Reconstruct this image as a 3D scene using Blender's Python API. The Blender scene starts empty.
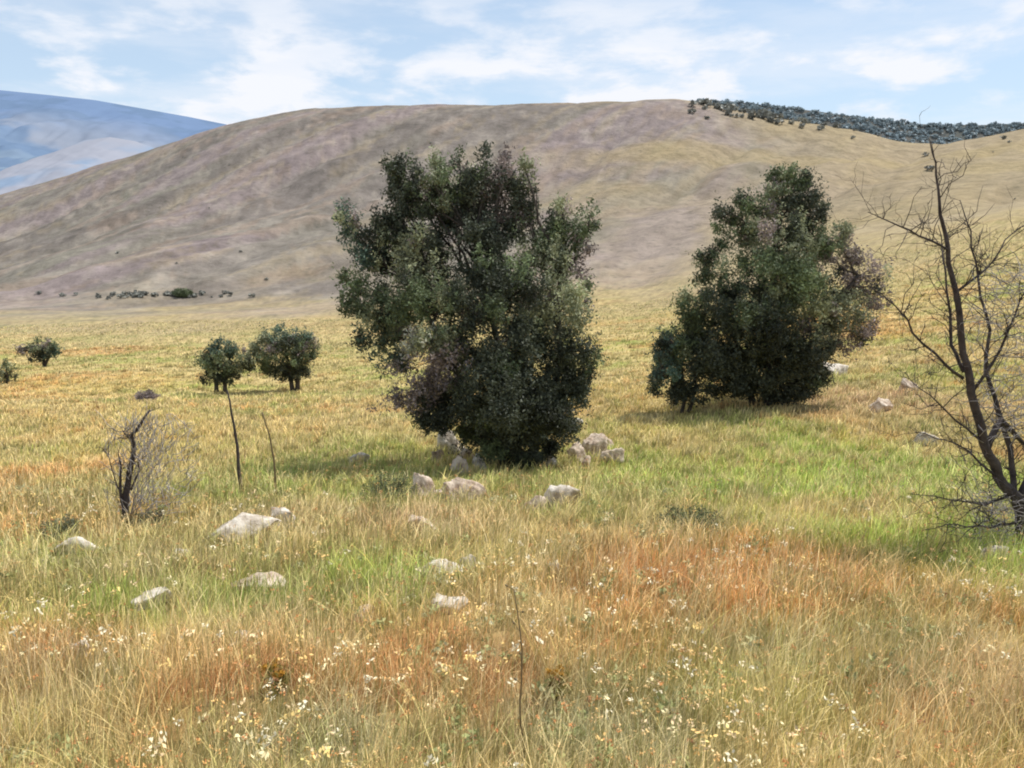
import bpy, math, random
import numpy as np
from mathutils import Vector
rng = np.random.default_rng(11); random.seed(11)
col = bpy.context.scene.collection
scene = bpy.context.scene
F = 796.4; PITCH = math.radians(12.0); CX, CY = 512., 384.; CAMZ = 1.6
cP, sP = math.cos(PITCH), math.sin(PITCH)
SUN_EL, SUN_AZ = 60.0, 62.0     # azimuth clockwise from +Y (view direction)

# ------------------------------------------------------------------ maths helpers
def tdep(y):                      # pixel row -> tan of depression in the world
    v = (np.asarray(y, float)-CY)/F
    return (sP + v*cP)/(cP - v*sP)
def azim(x, y):
    v = (y-CY)/F
    return ((x-CX)/F)/(cP - v*sP)
def P(x, y, Y):                   # world point seen at pixel (x,y) at forward distance Y
    return Vector((azim(x, y)*Y, Y, CAMZ - float(tdep(y))*Y))
def ppm(y, Y):                    # pixels per metre there
    v = (y-CY)/F
    return F*(cP - v*sP)/Y

def _hash(ix, iy, seed):
    h = (ix.astype(np.int64)*374761393 + iy.astype(np.int64)*668265263 + seed*974634777) & 0xffffffff
    h = ((h ^ (h >> 13))*1274126177) & 0xffffffff
    return ((h ^ (h >> 16)) & 0xffff)/65535.0
def vnoise(x, y, seed=0):
    x = np.asarray(x, float); y = np.asarray(y, float)
    ix = np.floor(x); iy = np.floor(y); fx = x-ix; fy = y-iy
    fx = fx*fx*(3-2*fx); fy = fy*fy*(3-2*fy)
    a = _hash(ix, iy, seed); b = _hash(ix+1, iy, seed); c = _hash(ix, iy+1, seed); d = _hash(ix+1, iy+1, seed)
    return (a*(1-fx)+b*fx)*(1-fy) + (c*(1-fx)+d*fx)*fy
def fbm(x, y, oct=4, seed=0):
    s = 0; a = .5; t = 0
    for k in range(oct):
        s = s + a*vnoise(x, y, seed+k*17); t += a; a *= .5; x = np.asarray(x)*2.03+3.1; y = np.asarray(y)*2.03+1.7
    return s/t                    # 0..1
def sstep(a, b, x):
    t = np.clip((x-a)/(b-a), 0, 1); return t*t*(3-2*t)
def srgb(r, g, b):
    f = lambda c: (c/255/12.92) if c/255 <= .04045 else ((c/255+.055)/1.055)**2.4
    return np.array([f(r), f(g), f(b)])

# ------------------------------------------------------------------ terrain
RIDGE = [(-420,300),(-200,245),(0,194),(60,176),(100,163),(140,151),(180,138),(240,120),(300,110),(345,106),(430,105),(520,105),(600,101),(660,98),(690,98),(740,104),(800,115),(860,127),(905,139),(940,140),(980,134),(1024,125),(1200,96),(1500,70)]
RINGS = [
 (14,  [(0,470),(1024,470)]),
 (21,  [(0,430),(300,428),(512,420),(740,407),(1024,398)]),
 (40,  [(0,396),(285,393),(512,378),(700,364),(850,345),(1024,325)]),
 (80,  [(-200,352),(0,347),(300,342),(512,332),(700,318),(850,290),(1024,255)]),
 (165, [(-300,312),(0,306),(300,299),(512,292),(640,285),(760,258),(850,232),(1024,198)]),
 (290, [(-400,330),(-100,285),(0,257),(150,222),(300,204),(512,196),(700,190),(850,180),(1024,160),(1300,130)]),
 (430, [(x, y-(7 if x < 700 else 1)-3*math.exp(-((x-450)/260)**2)) for x, y in RIDGE]),
 (540, [(x, y+26) for x, y in RIDGE]),
 (900, [(-400,290),(1400,200)]),
]
NA, NS = 361, 420
AA = np.linspace(-1.5, 1.5, NA)
SS = np.linspace(math.log(6.0), math.log(12000.), NS)
Ylog = np.exp(SS)
knY = [6.0, 9.0]; knZ = [np.full(NA, -.2*6.0), np.full(NA, -.2*9.0)]
for Yk, pts in RINGS:
    a_ = np.array([azim(x, y) for x, y in pts]); z_ = np.array([CAMZ - float(tdep(y))*Yk for x, y in pts])
    o = np.argsort(a_); knY.append(Yk); knZ.append(np.interp(AA, a_[o], z_[o]))
knY += [2500., 12000.]; knZ += [np.full(NA, -75.), np.full(NA, -75.)]
knZ = np.array(knZ)
TAB = np.empty((NA, NS))
for i in range(NA): TAB[i] = np.interp(Ylog, knY, knZ[:, i])
def blur(T, ax, n):
    k = np.ones(n)/n
    pad = [(0,0),(0,0)]; pad[ax] = (n//2, n//2)
    Tp = np.pad(T, pad, mode='edge')
    return np.apply_along_axis(lambda m: np.convolve(m, k, 'valid'), ax, Tp)
TAB = blur(blur(TAB, 1, 9), 1, 7); TAB = blur(TAB, 0, 5)
def H0(X, Y):
    X = np.asarray(X, float); Y = np.asarray(Y, float)
    Ys = np.maximum(Y, 6.01)
    a = np.clip(X/Ys, -1.49, 1.49); s = np.log(Ys)
    fi = (a+1.5)/3.0*(NA-1); fj = np.clip((s-SS[0])/(SS[-1]-SS[0])*(NS-1), 0, NS-1.001)
    i = np.clip(fi.astype(int), 0, NA-2); j = fj.astype(int); u = fi-i; v = fj-j
    z = (TAB[i, j]*(1-u)+TAB[i+1, j]*u)*(1-v) + (TAB[i, j+1]*(1-u)+TAB[i+1, j+1]*u)*v
    return np.where(Y < 6.01, -.2*Y, z)
def H(X, Y):
    X = np.asarray(X, float); Y = np.asarray(Y, float)
    z = H0(X, Y)
    z = z + (fbm(X*.9, Y*.9, 3, 5)-.5)*.14*sstep(1, 5, np.abs(Y)+1)
    z = z + (fbm(X*.16+9, Y*.16, 3, 8)-.5)*.5*sstep(14, 40, Y)
    hill = sstep(120, 220, Y)*(1-.75*sstep(330, 420, Y))
    g = np.abs(fbm((X*.83-Y*.55)*.03+4, (X*.55+Y*.83)*.007, 4, 21)-.5)*2        # gullies running down the hill
    z = z + hill*((fbm(X*.02, Y*.02, 4, 31)-.5)*7 - (1-np.clip(g*3, 0, 1))*3.4)
    return z
def G(x, y):                      # the ground seen at a pixel
    a = azim(x, y); t = float(tdep(y))
    Ys = np.exp(np.linspace(math.log(1.2), math.log(460), 2600))
    d = CAMZ - t*Ys - H(a*Ys, Ys)
    k = int(np.argmax(d < 0)) if (d < 0).any() else len(Ys)-1
    return Vector((a*Ys[k], Ys[k], float(H(a*Ys[k], Ys[k]))))

# --- patches of differently coloured vegetation, in world coordinates
C_STRAW = srgb(206,184,130); C_GOLD = srgb(206,180,112); C_GREEN = srgb(154,168,82); C_LUSH = srgb(166,190,82)
C_ORANGE = srgb(214,150,88); C_RUST = srgb(192,132,78); C_GREY = srgb(172,168,126); C_PINK = srgb(202,168,130); C_OLIVE = srgb(166,158,98)
PATCH = []
def patch(x, y, rx, ry, c, s=1.0):
    g0 = G(x, y); g1 = G(x, y-ry*.5); g2 = G(x, min(y+ry*.5, 790))
    PATCH.append((g0.x, g0.y, rx/ppm(y, g0.y), max(.15, abs(g1.y-g2.y)), c, s))
for a_ in [(850,482,160,38,C_LUSH,2.4),(700,478,100,28,C_LUSH,1.7),(930,535,100,30,C_LUSH,1.7),(150,603,150,24,C_GREEN,1.7),(370,578,80,22,C_LUSH,1.5),
           (20,590,60,20,C_OLIVE,1),(330,470,90,28,C_GREEN,1.3),(140,450,70,16,C_GREEN,.7),(90,505,70,14,C_OLIVE,.7),(390,492,50,14,C_GREEN,1),(640,505,70,18,C_OLIVE,.8),
           (560,470,40,12,C_OLIVE,.6),(620,575,60,34,C_ORANGE,1.2),(770,580,120,34,C_ORANGE,1.6),(840,515,120,12,C_GOLD,.8),(420,522,80,14,C_PINK,1),
           (60,560,80,14,C_GREEN,1.2),(700,440,60,12,C_OLIVE,1),(610,600,50,30,C_ORANGE,1.4),(990,690,60,40,C_PINK,1),(380,600,50,12,C_LUSH,1),(300,520,60,10,C_STRAW,1.2),(40,478,60,18,C_ORANGE,.9),(30,533,40,8,C_ORANGE,1),(230,690,90,34,C_RUST,1.4),(440,680,100,44,C_RUST,1.5),(60,655,50,24,C_RUST,.8),(930,700,80,34,C_RUST,.7),
           (330,742,120,34,C_GREY,1.1),(610,735,90,40,C_GREY,1.1),(760,700,60,30,C_GREEN,.5),(520,620,70,26,C_STRAW,1),(300,640,80,20,C_STRAW,1),(60,750,70,30,C_OLIVE,.8),
           (870,640,60,26,C_OLIVE,.7),(720,650,90,20,C_OLIVE,.7),(200,430,100,14,C_GOLD,1),(70,420,90,12,C_GOLD,1),(620,400,40,26,C_GOLD,1),(120,385,60,9,C_GOLD,1),
           (420,545,60,10,C_OLIVE,.8),(240,560,120,12,C_OLIVE,.8),(870,400,80,16,C_PINK,.8),(950,430,70,14,C_OLIVE,.8),(560,560,40,14,C_OLIVE,.6),(1000,620,40,20,C_RUST,.6)]:
    patch(*a_)
def vegcol(X, Y):
    X = np.asarray(X, float); Y = np.asarray(Y, float)
    n1 = fbm(X*.35+2, Y*.35, 4, 41)[..., None]; n2 = fbm(X*.22+7, Y*.3+5, 4, 57)[..., None]
    fw = sstep(18, 50, Y)[..., None]
    n3 = fbm(X*.5, Y*.9, 4, 77)[..., None]*(1-fw) + fbm(X*.07, Y*.07, 5, 79)[..., None]*fw
    c = C_STRAW*(1-n1) + C_GOLD*n1
    c = c + (C_GREEN-c)*(.75*sstep(.52, .68, n2)) ; c = c + (C_ORANGE-c)*(.6*sstep(.55, .7, n3)); c = c + (C_OLIVE-c)*(.6*sstep(.55, .72, 1-n3))
    wob = (fbm(X*1.1, Y*1.1, 4, 91)-.5)*1.5
    for px, py, rx, ry, cc, s in PATCH:
        w = np.exp(-(((X-px)/rx)**2 + ((Y-py)/ry)**2)*(1+wob*.5) + wob)*s
        c = c + (cc-c)*np.clip(w*1.35, 0, .92)[..., None]
    fd = sstep(38, 115, Y + (fbm(X*.03, Y*.03, 3, 93)-.5)*50)[..., None]*.75
    c = c + ((srgb(190,166,128)*(1-n3) + srgb(182,166,116)*n3)-c)*fd
    m = fbm(X*4.5, Y*4.5, 3, 95)[..., None]; m2 = fbm(X*1.7+3, Y*1.7, 3, 97)[..., None]
    c = c + (C_STRAW*1.08-c)*.75*sstep(.5, .68, m); c = c*(1-.34*sstep(.5, .7, 1-m2))
    m3 = fbm(X*3.1+8, Y*3.1, 3, 99)[..., None]
    c = c + (C_OLIVE*.75-c)*.6*sstep(.56, .7, m3)
    return c
C_HILL = srgb(162,149,142); C_HILLG = srgb(157,152,134); C_MAUVE = srgb(167,151,148); C_TAN = srgb(186,168,138); C_HPINK = srgb(176,156,138); C_HDARK = srgb(144,134,126)  # hill tones lifted paler, with aerial haze painted into them
def hillcol(X, Y):
    X = np.asarray(X, float); Y = np.asarray(Y, float)
    a = X/np.maximum(Y, 1)
    w = X*.55 + Y*.83; q = X*.83 - Y*.55         # drainage lines run diagonally down the slope
    n1 = fbm(q*.045, w*.009, 5, 101)[..., None]; n2 = fbm(X*.012+5, Y*.012, 4, 131)[..., None]; n3 = fbm(q*.16, w*.03, 4, 151)[..., None]
    c = C_HILL*(1-n2) + C_HILLG*n2
    c = c + (C_MAUVE-c)*(.8*sstep(.48, .62, n1)); c = c + (C_HDARK-c)*(.8*sstep(.52, .66, 1-n1))
    c = c + (C_HPINK-c)*(.6*sstep(.58, .68, n3)); c = c + (C_TAN-c)*(.5*sstep(.6, .72, 1-n3))
    n4 = fbm(q*.06+9, w*.012, 3, 161); ln = (1-np.clip(np.abs(n4-.5)*16, 0, 1))[..., None]
    c = c*(1-.20*ln); c = c*(1+.13*(1-np.clip(np.abs(n4-.56)*18, 0, 1))[..., None])
    spk = fbm(X*.22, Y*.12, 3, 165)[..., None]
    c = c*(1-.12*sstep(.56, .7, spk)); c = c + (srgb(196,184,168)-c)*.35*sstep(.6, .72, 1-spk)
    rp = np.exp(-(((a-.185)/.055)**2 + ((Y-215)/42)**2)*1.2 + (spk[..., 0]-.5)*3)[..., None]
    rt = sstep(.10, .42, a + (fbm(X*.015, Y*.015, 3, 171)-.5)*.5)[..., None]
    tan2 = C_TAN*(1-n3)+srgb(192,172,130)*n3
    c = c + (tan2-c)*rt*.85
    yb = sstep(.52, .64, fbm(X*.006+3, Y*.03, 3, 190))[..., None]*sstep(-.1, .2, a)[..., None]
    c = c + (srgb(190,170,126)-c)*.5*yb
    c = c + (srgb(178,163,152)-c)*np.clip(rp*1.2, 0, .75)
    return c
def groundcol(X, Y):
    edge = Y + (fbm(X*.025, Y*.02, 4, 201)-.5)*150 + (fbm(X*.15, Y*.1, 3, 205)-.5)*40
    k = sstep(80, 215, edge)[..., None]
    return vegcol(X, Y)*(1-k) + hillcol(X, Y)*k

# ------------------------------------------------------------------ materials
def newmat(name):
    m = bpy.data.materials.new(name); m.use_nodes = True
    nt = m.node_tree; nt.nodes.clear()
    out = nt.nodes.new('ShaderNodeOutputMaterial')
    return m, nt, out
def N(nt, t, **kw):
    n = nt.nodes.new(t)
    for k, v in kw.items(): setattr(n, k, v)
    return n
def leafmat(name, trans=.3, rough=.7, mult=1.0, spec=.2, lift=0):
    m, nt, out = newmat(name)
    at = N(nt, 'ShaderNodeAttribute', attribute_name='col')
    mu = N(nt, 'ShaderNodeVectorMath', operation='SCALE'); mu.inputs[3].default_value = mult
    nt.links.new(at.outputs['Color'], mu.inputs[0])
    b = N(nt, 'ShaderNodeBsdfPrincipled'); b.inputs['Roughness'].default_value = rough; b.inputs['Specular IOR Level'].default_value = spec
    t = N(nt, 'ShaderNodeBsdfTranslucent'); mx = N(nt, 'ShaderNodeMixShader'); mx.inputs[0].default_value = trans
    if lift:                       # fine blades: shading normal leans to the sky, as a dense sward does
        ge = N(nt, 'ShaderNodeNewGeometry'); ad = N(nt, 'ShaderNodeVectorMath', operation='MULTIPLY_ADD')
        ad.inputs[1].default_value = (1-lift,)*3; ad.inputs[2].default_value = (0, 0, lift)
        no = N(nt, 'ShaderNodeVectorMath', operation='NORMALIZE')
        nt.links.new(ge.outputs['Normal'], ad.inputs[0]); nt.links.new(ad.outputs[0], no.inputs[0]); nt.links.new(no.outputs[0], b.inputs['Normal'])
    nt.links.new(mu.outputs[0], b.inputs['Base Color']); nt.links.new(mu.outputs[0], t.inputs['Color'])
    nt.links.new(b.outputs[0], mx.inputs[1]); nt.links.new(t.outputs[0], mx.inputs[2]); nt.links.new(mx.outputs[0], out.inputs[0])
    return m
def noisemat(name, stops, scale=6, rough=.9, bump=.3, detail=8, bscale=None, dist=.02):
    m, nt, out = newmat(name)
    tc = N(nt, 'ShaderNodeTexCoord'); n = N(nt, 'ShaderNodeTexNoise'); n.inputs['Scale'].default_value = scale; n.inputs['Detail'].default_value = detail; n.inputs['Roughness'].default_value = .65
    nt.links.new(tc.outputs['Object'], n.inputs['Vector'])
    cr = N(nt, 'ShaderNodeValToRGB'); el = cr.color_ramp.elements
    while len(el) > 1: el.remove(el[-1])
    for i, (p, c) in enumerate(stops):
        e = el[0] if i == 0 else el.new(p)
        e.position = p; e.color = (*c, 1)
    nt.links.new(n.outputs[0], cr.inputs[0])
    b = N(nt, 'ShaderNodeBsdfPrincipled'); b.inputs['Roughness'].default_value = rough; b.inputs['Specular IOR Level'].default_value = .2
    nt.links.new(cr.outputs[0], b.inputs['Base Color'])
    n2 = N(nt, 'ShaderNodeTexNoise'); n2.inputs['Scale'].default_value = bscale or scale*3; n2.inputs['Detail'].default_value = 6
    nt.links.new(tc.outputs['Object'], n2.inputs['Vector'])
    bp = N(nt, 'ShaderNodeBump'); bp.inputs['Strength'].default_value = bump; bp.inputs['Distance'].default_value = dist
    nt.links.new(n2.outputs[0], bp.inputs['Height']); nt.links.new(bp.outputs[0], b.inputs['Normal'])
    nt.links.new(b.outputs[0], out.inputs[0])
    return m
def groundmat():
    m, nt, out = newmat('ground')
    at = N(nt, 'ShaderNodeAttribute', attribute_name='col'); fa = N(nt, 'ShaderNodeAttribute', attribute_name='lod')
    tc = N(nt, 'ShaderNodeTexCoord')
    mp = N(nt, 'ShaderNodeMapping'); nt.links.new(tc.outputs['Object'], mp.inputs[0])
    def noise(scale, detail=6, r=.6):
        n = N(nt, 'ShaderNodeTexNoise'); n.inputs['Scale'].default_value = scale; n.inputs['Detail'].default_value = detail; n.inputs['Roughness'].default_value = r
        nt.links.new(mp.outputs[0], n.inputs['Vector']); return n
    near = noise(14, 8, .7); mid = noise(1.6, 8, .75); far = noise(.16, 9, .78)
    mA = N(nt, 'ShaderNodeMix'); mA.data_type = 'FLOAT'
    sep = N(nt, 'ShaderNodeSeparateColor'); nt.links.new(fa.outputs['Color'], sep.inputs[0])
    nt.links.new(sep.outputs[0], mA.inputs[0]); nt.links.new(near.outputs[0], mA.inputs[2]); nt.links.new(mid.outputs[0], mA.inputs[3])
    mB = N(nt, 'ShaderNodeMix'); mB.data_type = 'FLOAT'
    nt.links.new(sep.outputs[1], mB.inputs[0]); nt.links.new(mA.outputs[0], mB.inputs[2]); nt.links.new(far.outputs[0], mB.inputs[3])
    cr = N(nt, 'ShaderNodeMapRange'); cr.inputs[1].default_value = .34; cr.inputs[2].default_value = .66; cr.inputs[3].default_value = .66; cr.inputs[4].default_value = 1.22
    nt.links.new(mB.outputs[0], cr.inputs[0])
    mu = N(nt, 'ShaderNodeVectorMath', operation='SCALE'); nt.links.new(at.outputs['Color'], mu.inputs[0]); nt.links.new(cr.outputs[0], mu.inputs[3])
    # scattered dark scrub and pale stones on the far slope
    vo = N(nt, 'ShaderNodeTexVoronoi'); vo.inputs['Scale'].default_value = .35; nt.links.new(mp.outputs[0], vo.inputs['Vector'])
    vr = N(nt, 'ShaderNodeMapRange'); vr.inputs[1].default_value = .12; vr.inputs[2].default_value = .3; vr.inputs[3].default_value = .35; vr.inputs[4].default_value = 0
    nt.links.new(vo.outputs['Distance'], vr.inputs[0])
    vm = N(nt, 'ShaderNodeMath', operation='MULTIPLY'); nt.links.new(vr.outputs[0], vm.inputs[0]); nt.links.new(sep.outputs[1], vm.inputs[1])
    mx = N(nt, 'ShaderNodeMix'); mx.data_type = 'RGBA'; nt.links.new(vm.outputs[0], mx.inputs[0]); nt.links.new(mu.outputs[0], mx.inputs[6]); mx.inputs[7].default_value = (.10, .095, .07, 1)
    b = N(nt, 'ShaderNodeBsdfPrincipled'); b.inputs['Roughness'].default_value = .95; b.inputs['Specular IOR Level'].default_value = .05
    nt.links.new(mx.outputs[2], b.inputs['Base Color'])
    bp = N(nt, 'ShaderNodeBump'); bp.inputs['Strength'].default_value = .5; nt.links.new(mB.outputs[0], bp.inputs['Height'])
    bd = N(nt, 'ShaderNodeMath', operation='MULTIPLY_ADD'); nt.links.new(sep.outputs[1], bd.inputs[0]); bd.inputs[1].default_value = 2.2; bd.inputs[2].default_value = .08
    nt.links.new(bd.outputs[0], bp.inputs['Distance'])
    nt.links.new(bp.outputs[0], b.inputs['Normal'])
    nt.links.new(b.outputs[0], out.inputs[0])
    return m
M_GROUND = groundmat()
M_GRASS = leafmat('dry_grass_blades', .28, .6, 1.5, .2, .6)
M_LEAF = leafmat('leaves', .18, .55, 1.0, .3)
M_FAR = leafmat('far_land', 0, 1, 1.0, 0)
M_BARK = noisemat('grey_bark', [(.3, (.035,.028,.022)), (.7, (.12,.10,.085))], 9, .95, .6, dist=.02)
M_CHAR = noisemat('charred_dead_wood', [(.3, (.03,.024,.024)), (.6, (.085,.07,.066)), (.8, (.2,.18,.17))], 12, .95, .5, dist=.01)
M_TWIG = noisemat('weathered_grey_twigs', [(.3, (.24,.215,.20)), (.7, (.46,.42,.40))], 12, .95, .3, dist=.005)
M_STEM = noisemat('dry_stem', [(.3, (.10,.075,.04)), (.7, (.22,.17,.09))], 12, .9, .2, dist=.005)
M_ROCK = noisemat('pale_limestone', [(.3, (.18,.14,.10)), (.42, (.44,.37,.29)), (.55, (.66,.59,.49)), (.75, (.78,.73,.64))], 7, .95, .8, 10, 14, .03)
M_ROCKB = noisemat('brown_stained_limestone', [(.3, (.15,.10,.07)), (.43, (.40,.30,.22)), (.56, (.62,.51,.40)), (.8, (.74,.66,.55))], 8, .95, .8, 10, 14, .03)

# ------------------------------------------------------------------ mesh helpers
def mesh_np(name, verts, faces_flat, counts, mat, parent=None, cols=None, smooth=False, extra=None):
    me = bpy.data.meshes.new(name)
    nv = len(verts); nf = len(counts)
    me.vertices.add(nv); me.vertices.foreach_set('co', np.ascontiguousarray(verts, dtype=np.float32).ravel())
    me.loops.add(len(faces_flat)); me.loops.foreach_set('vertex_index', np.ascontiguousarray(faces_flat, dtype=np.int32))
    me.polygons.add(nf)
    st = np.concatenate([[0], np.cumsum(counts)[:-1]]).astype(np.int32)
    me.polygons.foreach_set('loop_start', st); me.polygons.foreach_set('loop_total', np.asarray(counts, dtype=np.int32))
    me.polygons.foreach_set('use_smooth', np.full(nf, smooth, dtype=bool))
    for nm, c in (('col', cols), ('lod', extra)):
        if c is not None:
            at = me.color_attributes.new(nm, 'FLOAT_COLOR', 'POINT')
            c4 = np.ones((nv, 4), dtype=np.float32); c4[:, :3] = c
            at.data.foreach_set('color', c4.ravel())
    me.update(calc_edges=True)
    me.materials.append(mat)
    o = bpy.data.objects.new(name, me); col.objects.link(o)
    if parent is not None: o.parent = parent
    return o
def tag(o, label=None, cat=None, group=None, kind=None):
    if label: o['label'] = label
    if cat: o['category'] = cat
    if group: o['group'] = group
    if kind: o['kind'] = kind
    return o
def thing(name, loc, label, cat, group=None):
    o = bpy.data.objects.new(name, None); col.objects.link(o); o.location = loc; o.empty_display_size = .2
    return tag(o, label, cat, group)
def grid_mesh(name, X, Y, Z, mat, cols, lod=None):
    n, m = X.shape
    v = np.stack([X, Y, Z], -1).reshape(-1, 3)
    idx = np.arange(n*m).reshape(n, m)
    f = np.stack([idx[:-1, :-1], idx[:-1, 1:], idx[1:, 1:], idx[1:, :-1]], -1).reshape(-1, 4)
    return mesh_np(name, v, f.ravel(), np.full(len(f), 4), mat, None, cols.reshape(-1, 3), True, None if lod is None else lod.reshape(-1, 3))
class Tubes:
    def __init__(s, sides=6): s.v = []; s.f = []; s.n = 0; s.k = sides
    def add(s, pts, radii, sides=None):
        k = sides or s.k
        pts = [Vector(p) for p in pts]; m = len(pts)
        if m < 2: return
        prev = None
        for i, p in enumerate(pts):
            d = (pts[min(i+1, m-1)]-pts[max(i-1, 0)]); d = d.normalized() if d.length > 1e-9 else Vector((0,0,1))
            if prev is None:
                u = d.orthogonal().normalized()
            else:
                u = (prev - d*prev.dot(d)); u = u.normalized() if u.length > 1e-6 else d.orthogonal().normalized()
            prev = u; w = d.cross(u)
            for j in range(k):
                t = 2*math.pi*j/k
                s.v.append(p + (u*math.cos(t)+w*math.sin(t))*radii[i])
        for i in range(m-1):
            for j in range(k):
                a = s.n+i*k+j; b = s.n+i*k+(j+1) % k
                s.f.append((a, b, b+k, a+k))
        s.f.append(tuple(s.n+j for j in range(k))[::-1]); s.f.append(tuple(s.n+(m-1)*k+j for j in range(k)))
        s.n += m*k
    def build(s, name, mat, parent=None, origin=(0,0,0)):
        v = np.array([tuple(p) for p in s.v]) - np.array(origin)
        flat = [i for f in s.f for i in f]; cnt = [len(f) for f in s.f]
        return mesh_np(name, v, flat, cnt, mat, parent, None, True)
def wander(p0, p1, n=6, amp=.08):
    p0 = Vector(p0); p1 = Vector(p1); L = (p1-p0).length
    out = []; off = Vector((0,0,0))
    for i in range(n+1):
        t = i/n
        if 0 < i < n: off = off*.5 + Vector([random.gauss(0, amp*L*.5) for _ in range(3)])
        elif i == n: off = Vector((0,0,0))
        out.append(p0.lerp(p1, t) + off)
    return out
def lin(a, b, n): return [a+(b-a)*i/n for i in range(n+1)]

def leaves_mesh(name, cen, size, colr, mat, parent, origin, up=.5, aspect=.45):
    n = len(cen)
    d = rng.normal(size=(n, 3)); d[:, 2] += .35; d /= np.linalg.norm(d, axis=1)[:, None]
    nn = rng.normal(size=(n, 3)); nn[:, 2] += up*1.6
    s = np.cross(d, nn); s /= np.maximum(np.linalg.norm(s, axis=1)[:, None], 1e-6)
    size = np.asarray(size)[:, None]
    w = s*size*aspect
    fold = np.cross(s, d)*size*.12
    a = cen - d*size*.5; b = cen + w*.5 + fold; c = cen + d*size*.5; e = cen - w*.5 + fold
    v = np.stack([a, b, c, e], 1).reshape(-1, 3) - np.array(origin)
    f = np.arange(4*n)
    return mesh_np(name, v, f, np.full(n, 4), mat, parent, np.repeat(colr, 4, 0), False)

# ------------------------------------------------------------------ ground sheet
def build_ground():
    ys = np.concatenate([np.linspace(-14, 1, 12)[:-1], np.exp(np.linspace(math.log(1.0), math.log(11500), 620))])
    aa = np.linspace(-1, 1, 560); aa = 1.25*(.75*aa + .25*aa**3)
    A, Y = np.meshgrid(aa, ys)
    X = A*(np.maximum(Y, 0)+9)
    Z = H(X, Y)
    c = groundcol(X, Y)
    # bare earth shows between the stems where the grass stands
    soil = srgb(150,122,78)
    k = (1-sstep(10, 45, Y))[..., None]*.45
    c = c*(1-k) + soil*k
    c = c*(.665+.17*(1-sstep(110,230,Y)))[..., None]
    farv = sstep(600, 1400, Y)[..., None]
    c = c*(1-farv) + np.array([.16,.25,.36])*farv  # far ground shifts to blue: distance haze put into its colour
    lod = np.stack([sstep(6, 25, Y), sstep(60, 200, Y), np.zeros_like(Y)], -1)
    o = grid_mesh('ground', X, Y, Z, M_GROUND, c, lod)
    tag(o, 'dry grassy slope falling away to a valley and a bare rounded hill', 'ground', kind='structure')
build_ground()

# ------------------------------------------------------------------ far land
def ridge_mesh(name, prof, Ytop, depth, mat, colf, namp, seed, label, base=-120., nx=700, ny=180, xr=None):
    xs = np.array([p[0] for p in prof], float); ysp = np.array([p[1] for p in prof], float)
    a_ = np.array([azim(x, y) for x, y in prof]); zt = CAMZ - tdep(ysp)*Ytop
    aa = np.linspace(a_.min(), a_.max(), nx); tt = np.linspace(0, 1, ny)
    A, T = np.meshgrid(aa, tt)
    top = np.interp(A, a_, zt)
    Yd = Ytop - depth*(1-T/.8)                     # front foot at T=0, crest at T=.8, then the back side
    X = A*Ytop*(1+0*(Yd-Ytop)/Ytop)
    prof1 = np.where(T < .8, (T/.8)**.9, 1-(T-.8)*1.8)
    n = fbm(X/Ytop*14, Yd/Ytop*14, 5, seed)-.5
    g = np.abs(fbm(X/Ytop*22+3, Yd/Ytop*5, 4, seed+9)-.5)
    Z = base + (top-base)*prof1 + ((n*1.3 - (.2-np.clip(g, 0, .2)))*namp)*np.sin(np.pi*np.clip(T/.8, 0, 1))
    c = colf(X, Yd, Z, prof1)
    o = grid_mesh(name, X, Yd, Z, mat, c)
    return tag(o, label, 'hills', kind='structure')
def bluecol(X, Y, Z, t):  # aerial haze painted in as blue-grey base colours
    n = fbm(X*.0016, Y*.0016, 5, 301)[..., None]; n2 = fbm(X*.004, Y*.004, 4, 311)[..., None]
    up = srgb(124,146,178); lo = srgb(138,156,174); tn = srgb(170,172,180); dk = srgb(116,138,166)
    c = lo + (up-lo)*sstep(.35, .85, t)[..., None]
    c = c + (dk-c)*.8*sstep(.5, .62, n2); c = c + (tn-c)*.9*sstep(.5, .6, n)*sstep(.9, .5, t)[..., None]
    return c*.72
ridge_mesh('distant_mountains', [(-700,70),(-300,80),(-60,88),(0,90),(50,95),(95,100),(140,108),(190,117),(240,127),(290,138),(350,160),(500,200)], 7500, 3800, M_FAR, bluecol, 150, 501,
           'hazy blue mountain range across the valley on the far left', base=-90)
def spurcol(X, Y, Z, t):  # spur colours likewise carry the haze of distance
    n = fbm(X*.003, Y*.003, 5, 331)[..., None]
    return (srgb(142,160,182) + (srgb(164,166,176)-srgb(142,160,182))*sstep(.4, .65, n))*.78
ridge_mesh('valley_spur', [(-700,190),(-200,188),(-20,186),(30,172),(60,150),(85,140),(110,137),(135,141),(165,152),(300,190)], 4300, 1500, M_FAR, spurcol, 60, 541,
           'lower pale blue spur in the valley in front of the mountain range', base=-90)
def forcol(X, Y, Z, t):
    n = fbm(X*.03, Y*.03, 4, 351)[..., None]
    return (srgb(112,118,112) + (srgb(140,132,124)-srgb(112,118,112))*n)*.6
FR = [(560,135),(640,114),(675,103),(700,100),(730,101),(800,109),(860,117),(920,124),(980,125),(1024,123),(1150,115),(1400,120)]
ridge_mesh('wooded_ridge', FR, 820, 120, M_FAR, forcol, 2, 561, 'dark wooded ridge behind the right shoulder of the hill', base=-20)

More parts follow.
